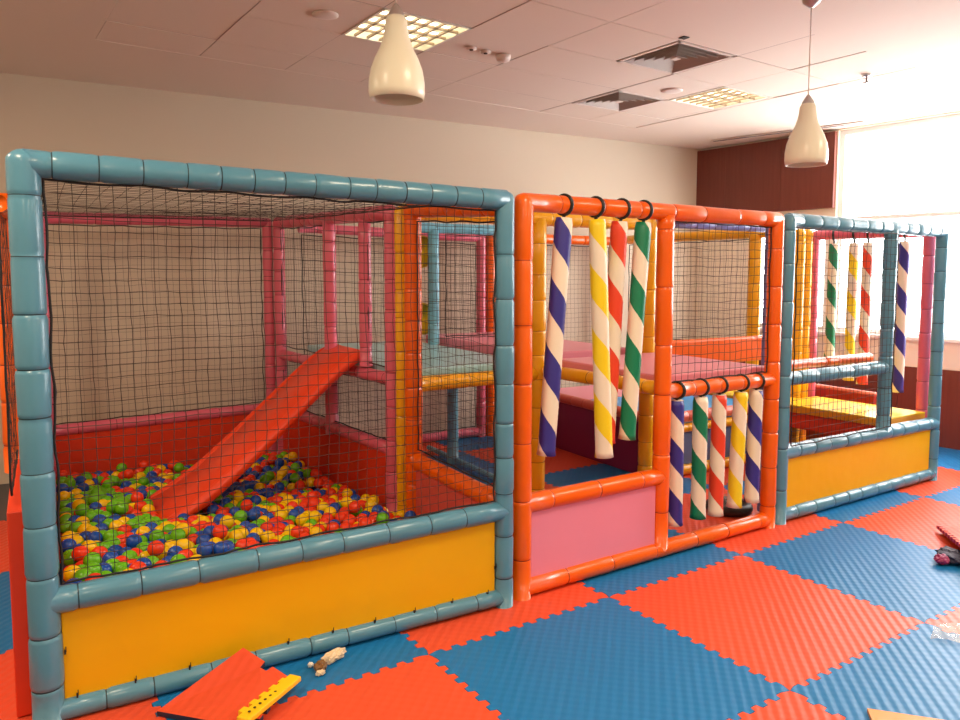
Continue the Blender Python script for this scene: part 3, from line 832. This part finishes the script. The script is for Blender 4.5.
# right bay furniture
t = thing('yellow_slab', 'glossy yellow padded slab low behind the right blue frame', 'platform', (5.5, .8, 0)); b = Build(t)
def prism(bm, pts, z0, z1, mi=0):
    lo = [bm.verts.new((x, y, z0)) for x, y in pts]; hi = [bm.verts.new((x, y, z1)) for x, y in pts]; n = len(pts)
    fs = [bm.faces.new(hi), bm.faces.new(lo[::-1])] + [bm.faces.new((lo[i], lo[(i + 1) % n], hi[(i + 1) % n], hi[i])) for i in range(n)]
    for f in fs: f.material_index = mi
    bmesh.ops.recalc_face_normals(bm, faces=fs)
SP = [(5.43, .285), (6.0, .305), (5.95, 1.25), (5.70, 1.25), (5.68, 1.95), (5.29, 1.95)]
bm = bmesh.new(); prism(bm, SP, .515, .525); b.mesh('top_pad', bm, M['mat_yellow'], False)
bm = bmesh.new(); prism(bm, SP, .465, .515); b.mesh('edge', bm, M['edge_orange'], False)
b.panel('side_board', (5.37, 1.55), (5.46, .31), .33, .46, 'red_panel', th=.04)
b.panel('support', (5.82, 1.24), (5.85, .4), .0, .46, 'orange', th=.04)
b.sleeve('leg', (5.42, 1.50, 0), (5.42, 1.50, .46), .045, 'pink')
b.sleeve('leg', (5.49, .40, 0), (5.49, .40, .46), .045, 'pink')
t = thing('guard_rail', 'dark red padded rail low along the far side of the yellow slab', 'rail', (6.0, .9, 0)); b = Build(t)
b.panel('board', (6.10, 1.85), (6.09, .78), .50, .585, 'red_dark', th=.06)
bm = bmesh.new(); sweep(bm, [(6.10, 1.85, .59), (6.09, .78, .59)], .022, 10); b.mesh('top_roll', bm, M['salmon'])
nn2 = -nn * 2.2
t = thing('guard_rail', 'bright orange padded rail just above the blue upper rail of right frame', 'rail', (4.8, .3, 0)); b = Build(t)
pa, pb = Vector(V(C0, 1.005)) + nn2, Vector(V(C2, 1.0)) + nn2
pa = pa + (pb - pa) * .02
b.sleeve('rail', pa, pb, .034, 'orange', pitch=.9)

t = thing('soft_play_frame', 'yellow padded corner pillar at the back of the right bay', 'play frame', (5.84, 1.36, 0)); b = Build(t)
b.sleeve('post', (5.786, 1.36, 0), (5.786, 1.36, 1.97), .052, 'yellow', dome1=True)
b.sleeve('post', (5.888, 1.36, 0), (5.888, 1.36, 1.97), .052, 'yellow', dome1=True)
Q0, Q1 = (5.964, 1.33), (6.05, .36)
t = thing('soft_play_frame', 'pink padded right side frame carrying the farthest striped tubes', 'play frame', (6.1, .9, 0)); b = Build(t)
b.sleeve('post', V(Q0, 0), V(Q0, 1.96), .043, 'pink', dome1=True)
b.sleeve('post', V(Q1, 0), V(Q1, 1.95), .046, 'pink', dome1=True)
b.sleeve('top_rail', V(Q0, 1.96), V(Q1, 1.95), .043, 'pink')

# ------------------------------------------------------------------ striped hanging tubes
def striped(top_, bot, colour_, rail_c, rail_r, rail_dir, label, group, r=.045, pitch=.33, phase=0.0):
    """tube hanging from a rail: helical stripes, flared open foot, black strap"""
    top_, bot = Vector(top_), Vector(bot)
    t = thing('striped_tube', label, 'hanging tube', bot, group)
    L = (top_ - bot).length; d = (top_ - bot) / L
    q = d.to_track_quat('Z', 'X'); q = Vector((0, 0, 1)).rotation_difference(d)
    bm = bmesh.new(); n = 24; rows = max(24, int(L / .03))
    rings = []
    for i in range(rows + 1):
        z = L * i / rows
        k = 1.0 + .10 * max(0, 1 - z / .04) + .015 * math.sin(z * 9 + phase)
        if i == rows: k = .9
        rings.append([bm.verts.new(Vector((r * k * math.cos(a), r * k * math.sin(a), z))) for a in [2 * PI * j / n - 2 * PI * z / pitch + phase for j in range(n)]])
    for a, c in zip(rings, rings[1:]):
        for j in range(n):
            f = bm.faces.new((a[j], a[(j + 1) % n], c[(j + 1) % n], c[j])); f.material_index = 0 if j < n // 2 else 1
    inner = [bm.verts.new(v.co * Vector((.86, .86, 1)) if False else Vector((v.co.x * .88, v.co.y * .88, 0))) for v in rings[0]]
    deep = [bm.verts.new(Vector((v.co.x * .8, v.co.y * .8, .10))) for v in inner]
    for j in range(n):
        f = bm.faces.new((rings[0][(j + 1) % n], rings[0][j], inner[j], inner[(j + 1) % n])); f.material_index = 1
        f = bm.faces.new((inner[(j + 1) % n], inner[j], deep[j], deep[(j + 1) % n])); f.material_index = 1
    f = bm.faces.new(deep); f.material_index = 1
    f = bm.faces.new(rings[-1]); f.material_index = 1
    bmesh.ops.transform(bm, matrix=q.to_matrix().to_4x4(), verts=bm.verts)
    bmesh.ops.recalc_face_normals(bm, faces=bm.faces)
    o = link('tube', bm, [M['p_' + colour_], M['cream']], t)
    # strap: loop round the rail and a short drop
    rc = Vector(rail_c) - bot; dr = Vector(rail_dir).normalized(); s, u = quad_frame(dr)
    bm = bmesh.new(); loop = []
    for k in range(20):
        a = 2 * PI * k / 20
        loop.append(rc + (s * math.cos(a) + u * math.sin(a)) * (rail_r + .001) + dr * .012 * math.cos(a))
    sweep(bm, loop, .0105, 6, closed=True)
    lowp = min(loop, key=lambda p: p.z)
    sweep(bm, [lowp, (top_ - bot) + Vector((0, 0, -.015))], .009, 6)
    link('strap', bm, M['strap'], t)
    return t
ed = Vector((E2[0] - E0[0], E2[1] - E0[1], 0))
def onE(x): k = (x - E0[0]) / (E2[0] - E0[0]); return E0[1] + (E2[1] - E0[1]) * k
gl = 'long striped tubes in the left doorway of the orange entrance'
for (xt, xb, zb_, dy, c, ph, lab) in (
        (2.27, 2.17, .70, 0.0, 'blue', 4.2, 'long blue and cream striped tube hanging in the left doorway, leaning left'),
        (2.475, 2.515, .655, -.05, 'yellow', 0.0, 'long yellow and cream striped tube hanging in the left doorway'),
        (2.655, 2.615, .70, .05, 'red', 4.25, 'long red and cream striped tube partly behind the long yellow striped tube'),
        (2.815, 2.72, .715, 0.0, 'green', 4.4, 'long green and cream striped tube hanging in the left doorway, nearest the middle post')):
    yy = onE(xt)
    striped((xt, yy + dy * .3, 1.88), (xb, onE(xb) + dy, zb_), c, (xt, yy, T), R * .95, ed, lab, gl, phase=ph)
gs = 'short striped tubes below the middle orange rail'
for (xt, xb, zb_, c, ph, lab) in (
        (3.10, 3.105, .17, 'blue', 4.65, 'short blue and cream striped tube beside the middle orange post'),
        (3.30, 3.30, .175, 'green', 2.15, 'short green and cream striped tube below the middle orange rail'),
        (3.465, 3.455, .165, 'red', 5.85, 'short red and cream striped tube below the middle orange rail'),
        (3.66, 3.625, .185, 'yellow', 4.7, 'short yellow and cream striped tube below the middle orange rail'),
        (3.805, 3.79, .19, 'blue', 6.3, 'short blue and cream striped tube beside the right orange post')):
    striped((xt, onE(xt), .893), (xb, onE(xb), zb_), c, (xt, onE(xt), ZM), R * .92, ed, lab, gs, r=.044, pitch=.30, phase=ph)
qd = Vector((Q1[0] - Q0[0], Q1[1] - Q0[1], 0))
for (k, zb_, c, ph, lab) in (
        (.182, .84, 'green', 1.0, 'green and cream striped tube hanging from the far pink side rail'),
        (.369, .70, 'yellow', 2.0, 'yellow and cream striped tube hanging from the far pink side rail'),
        (.495, .68, 'red', 3.0, 'red and cream striped tube hanging from the far pink side rail'),
        (.803, .65, 'blue', 4.0, 'blue and cream striped tube hanging from the far pink side rail by the right corner')):
    x, y = mix(Q0, Q1, k)
    striped((x, y, 1.88), (x - .01, y, zb_), c, (x, y, 1.955), .043, qd, lab, 'striped tubes on the far right side rail', r=.043, phase=ph)

# ------------------------------------------------------------------ foam floor tiles
TH, OX, OY, TS = 0.0567, 1.3758, -0.2529, 1.0218
tx = Vector((math.cos(TH), math.sin(TH), 0)); ty = Vector((-math.sin(TH), math.cos(TH), 0))
def edge_curve(h):                                        # jigsaw offsets along a shared edge, 0..1
    pts = []; n = 25
    m0 = .035
    pts.append((0, 0))
    for k in range(n):
        a = m0 + (1 - 2 * m0) * k / n; c = m0 + (1 - 2 * m0) * (k + 1) / n; w = c - a
        s_ = .013 if k % 2 == 0 else -.013
        pts += [(a + w * .22 - w * .10, s_), (a + w * .88, s_)] if False else [(a + w * .10, s_), (c - w * .10, s_)]
    pts.append((1, 0))
    return pts
EC = edge_curve(0)
def tile_outline(gap=.0012):
    out = []
    g = gap
    H = TS
    for t_, o_ in EC[:-1]: out.append((t_ * H, o_ + (g if o_ > 0 else g)))                # bottom edge (y=0)
    for t_, o_ in EC[:-1]: out.append((H + o_ - g, t_ * H))                               # right
    for t_, o_ in EC[::-1][:-1]: out.append((t_ * H, H + o_ - g))                         # top
    for t_, o_ in EC[::-1][:-1]: out.append((o_ + g, t_ * H))                             # left
    return out
def tile_mesh(m, name='foam_tile'):
    bm = bmesh.new(); prism(bm, [(x, y) for x, y in tile_outline()], -.022, 0)
    me = bpy.data.meshes.new(name); bm.to_mesh(me); bm.free(); me.materials.append(m)
    return me
TM = {'red': tile_mesh(M['foam_red']), 'blue': tile_mesh(M['foam_blue'])}
tiles = {
 (0, 0): 'blue foam floor tile, the large one in front of the pink entrance panel',
 (1, 0): 'red foam floor tile in the middle of the open floor before the short striped tubes',
 (2, 0): 'blue foam floor tile in front of the right yellow panel',
 (3, 0): 'red foam floor tile in front of the right corner of the blue frame',
 (0, -1): 'red foam floor tile tucked under the left orange entrance post',
 (1, -1): 'blue foam floor tile in front of and under the middle of the orange entrance frame',
 (2, -1): 'red foam floor tile under the right orange entrance post',
 (3, -1): 'blue foam floor tile under the lower edge of the right yellow panel',
 (4, -1): 'red foam floor tile at the right end of the blue frame',
 (5, -1): 'blue foam floor tile at the right picture edge near the blue frame corner',
 (1, 1): 'blue foam floor tile at the bottom right corner, with amber strip on it',
 (0, 1): 'red foam floor tile at the bottom edge right of the large blue tile',
 (2, 1): 'red foam floor tile at the right picture edge beside the clear plastic scrap',
 (-1, 0): 'red foam floor tile at the bottom edge right of the toothed red offcut',
 (-1, -1): 'blue foam floor tile before the ball pit, with the crumpled wrapper on it',
 (-2, -1): 'red foam floor tile in the bottom left corner before the ball pit',
 (-2, 0): 'blue foam floor tile at the bottom edge under the toothed red offcut',
 (3, 1): 'blue foam floor tile at the right picture edge under the loose red tile',
 (5, -2): 'red foam floor tile beyond the right end of the blue frame by the wood wainscot',
 (4, -2): 'blue foam floor tile below the yellow slab reaching past the blue frame corner',
 (5, -3): 'blue foam floor tile against the wood wainscot',
 (1, -2): 'red foam floor tile just inside the left doorway',
 (0, -2): 'blue foam floor tile inside beside the coral board',
 (2, -2): 'blue foam floor tile inside behind the short striped tubes',
 (3, -2): 'red foam floor tile under the right bay',
 (1, -3): 'blue foam floor tile inside beneath the raised deck',
 (2, -3): 'red foam floor tile inside along the maroon step side',
 (0, -3): 'red foam floor tile inside beneath the pale blue deck mat',
 (1, -4): 'red foam floor tile inside at the back below the pink deck mat',
 (0, -4): 'blue foam floor tile inside at the back left under the deck',
 (2, -4): 'blue foam floor tile inside at the back corner',
 (-2, -2): 'dark blue foam floor tile outside the left side of the ball pit',
 (-2, -3): 'red foam floor tile outside the left side of the pit beyond the dark blue one',
 (4, 0): 'blue foam floor tile at the right picture edge beyond the loose red tile',
 (6, -2): 'blue foam floor tile by the wainscot at the right picture edge',
}
for (i, j), lab in tiles.items():
    c = 'blue' if (i + j) % 2 == 0 else 'red'
    o = bpy.data.objects.new('foam_floor_tile', TM[c]); COL.objects.link(o)
    # tile (i, j): i to the right, j towards the camera
    o.location = Vector((OX, OY, 0)) + tx * (i * TS) - ty * ((j + 1) * TS)
    o.rotation_euler = (0, 0, TH)
    tag(o, lab, 'floor tile', 'interlocking red and blue foam floor tiles')

# ------------------------------------------------------------------ loose bits on the floor
# small red offcut with teeth, tilted up on the pit's bottom rail
t = thing('foam_offcut', 'red foam offcut with toothed edge propped against the blue bottom rail', 'foam mat', (.50, -.17, 0)); b = Build(t)
def quad_map(P00, P10, P11, P01):
    A_, B_, C_, D_ = map(Vector, (P00, P10, P11, P01))
    return lambda u, v: (A_ * (1 - u) + B_ * u) * (1 - v) + (D_ * (1 - u) + C_ * u) * v
f_ = quad_map((.335, -.155, .02), (.60, -.47, .04), (.80, -.235, .05), (.665, -.045, .125))
bm = bmesh.new()
ol = [(0, 0), (1, 0)]
for k in range(5):
    v0 = .08 + k * .18
    ol += [(1, v0), (.90, v0 + .02), (.90, v0 + .07), (1, v0 + .09)]
ol += [(1, 1), (.62, 1), (.60, .90), (.48, .90), (.46, 1), (0, 1)]
top_v = [bm.verts.new(f_(u, v)) for u, v in ol]; low_v = [bm.verts.new(f_(u, v) - Vector((0, 0, .018))) for u, v in ol]
bm.faces.new(top_v); bm.faces.new(low_v[::-1])
for k in range(len(ol)): bm.faces.new((low_v[k], low_v[(k + 1) % len(ol)], top_v[(k + 1) % len(ol)], top_v[k])).material_index = 1
bmesh.ops.recalc_face_normals(bm, faces=bm.faces); bmesh.ops.triangulate(bm, faces=[f for f in bm.faces if len(f.verts) > 4])
b.mesh('sheet', bm, [M['foam_red'], M['foam_dark']], False)
t = thing('foam_edging', 'yellow foam edging strip with a row of small holes, lying by the red offcut', 'foam strip', (.72, -.30, 0)); b = Build(t)
p0, p1 = Vector((.575, -.435, .06)), Vector((.815, -.245, .05)); d = (p1 - p0); ang = math.atan2(d.y, d.x)
bm = bmesh.new(); bevel_box(bm, (p0 + p1) / 2, (d.length, .052, .02), ang, .004)
n_ = Vector((-d.y, d.x, 0)).normalized()
for k in range(5):
    box(bm, p0 + d * (.14 + k * .18) + n_ * .031, (.03, .018, .018), ang)
st_ = b.mesh('strip', bm, M['strip_yellow'], False)
for k in range(9):
    bm = bmesh.new(); c = p0 + d * (.12 + k * .095) + Vector((0, 0, .0102)); sweep(bm, [c, c + Vector((0, 0, .0012))], .0055, 8); link('hole', bm, M['black'], st_, False)
t = thing('wrapper', 'crumpled cream and brown wrapper on the blue tile by the bottom rail', 'litter', (.98, -.12, 0)); b = Build(t)
def crumple(c, s, ang, m, seed, name):
    bm = bmesh.new(); bmesh.ops.create_icosphere(bm, subdivisions=3, radius=1)
    r_ = random.Random(seed)
    for v in bm.verts:
        k = 1 + .22 * math.sin(v.co.x * 7 + seed) * math.sin(v.co.y * 6 + 2) + r_.uniform(-.10, .10)
        v.co = Vector((v.co.x * s[0] * k, v.co.y * s[1] * k, v.co.z * s[2] * k))
    bmesh.ops.rotate(bm, verts=bm.verts, cent=(0, 0, 0), matrix=Matrix.Rotation(ang, 3, 'Z'))
    bmesh.ops.translate(bm, verts=bm.verts, vec=c)
    return b.mesh(name, bm, m, False)
crumple((1.01, -.105, .026), (.058, .024, .022), .35, M['paper'], 1, 'paper')
crumple((.945, -.145, .020), (.030, .026, .018), 1.0, M['brown'], 4, 'brown_foil')
crumple((.915, -.105, .014), (.012, .010, .010), 0, M['lamp_white'], 6, 'white_scrap')
crumple((.93, -.185, .013), (.018, .012, .011), 0, M['paper'], 8, 'torn_corner')

# loose red tile leaning up at the right edge
t = thing('loose_foam_tile', 'loose red foam tile with dark toothed edge lifted at the right picture edge', 'floor tile', (4.9, -.9, 0)); b = Build(t)
f_ = quad_map((4.80, -.47, .04), (4.27, -.93, .12), (4.75, -1.50, .12), (5.28, -1.02, .04))
bm = bmesh.new(); ol = []
for k in range(11):
    u = .02 + k * .088
    ol += [(u, .0), (u + .05, .0), (u + .055, .035), (u + .085, .035)]
ol += [(1, 0), (1, 1), (0, 1)]
top_v = [bm.verts.new(f_(u, v)) for u, v in ol]; low_v = [bm.verts.new(f_(u, v) - Vector((0, 0, .022))) for u, v in ol]
bm.faces.new(top_v); bm.faces.new(low_v[::-1]).material_index = 1
for k in range(len(ol)): bm.faces.new((low_v[k], low_v[(k + 1) % len(ol)], top_v[(k + 1) % len(ol)], top_v[k])).material_index = 1
bmesh.ops.recalc_face_normals(bm, faces=bm.faces); bmesh.ops.triangulate(bm, faces=[f for f in bm.faces if len(f.verts) > 4])
b.mesh('sheet', bm, [M['foam_red'], M['maroon_panel']], False)
t = thing('shadow_lumps', 'dark crumpled lumps imitating the shadow under the loose red tile', 'litter', (4.25, -1.0, 0)); b = Build(t)  # dark lumps put in as the shadow below the lifted tile
crumple((4.36, -.80, .035), (.10, .07, .03), .8, M['foam_dark'], 3, 'shadow_piece')
crumple((4.27, -.80, .03), (.05, .04, .025), .4, M['maroon_panel'], 5, 'maroon_piece')
# clear scrap, amber strip
bm = bmesh.new(); f_ = quad_map((3.335, -1.26, .004), (3.46, -1.44, .01), (3.62, -1.32, .03), (3.46, -1.21, .012))
N = 8; g_ = [[bm.verts.new(f_(i / N, j / N) + Vector((0, 0, .012 * abs(math.sin(i * 2.3 + j * 1.7))))) for j in range(N + 1)] for i in range(N + 1)]
for i in range(N):
    for j in range(N): bm.faces.new((g_[i][j], g_[i + 1][j], g_[i + 1][j + 1], g_[i][j + 1]))
o = link('plastic_scrap', bm, M['film'], None, False); sd = o.modifiers.new('s', 'SOLIDIFY'); sd.thickness = .002
tag(o, 'clear crumpled plastic scrap on the floor at the right picture edge', 'litter')
bm = bmesh.new(); pts = [(2.575, -1.455), (2.80, -1.70), (2.70, -1.80), (2.475, -1.555)]; prism(bm, pts, .001, .016)
o = link('foam_edging', bm, M['strip_orange'], None, False); tag(o, 'amber foam edging strip at the very bottom right of the floor', 'foam strip')

# dark ring toy on the floor inside, behind the short tubes
t = thing('ring_cushion', 'dark rubber ring holding a clear dish on the floor behind short striped tubes', 'toy', (4.02, .60, 0)); t.location = (3.98, .47, 0)
bm = bmesh.new(); sweep(bm, [(0.125 * math.cos(2 * PI * k / 28), .125 * math.sin(2 * PI * k / 28), .035) for k in range(28)], .034, 10, closed=True); link('ring', bm, M['black'], t)
bm = bmesh.new(); sweep(bm, [(0, 0, .03), (0, 0, .05), (0, 0, .09), (0, 0, .12)], [.09, .10, .075, .02], 20); link('dish', bm, M['film'], t)
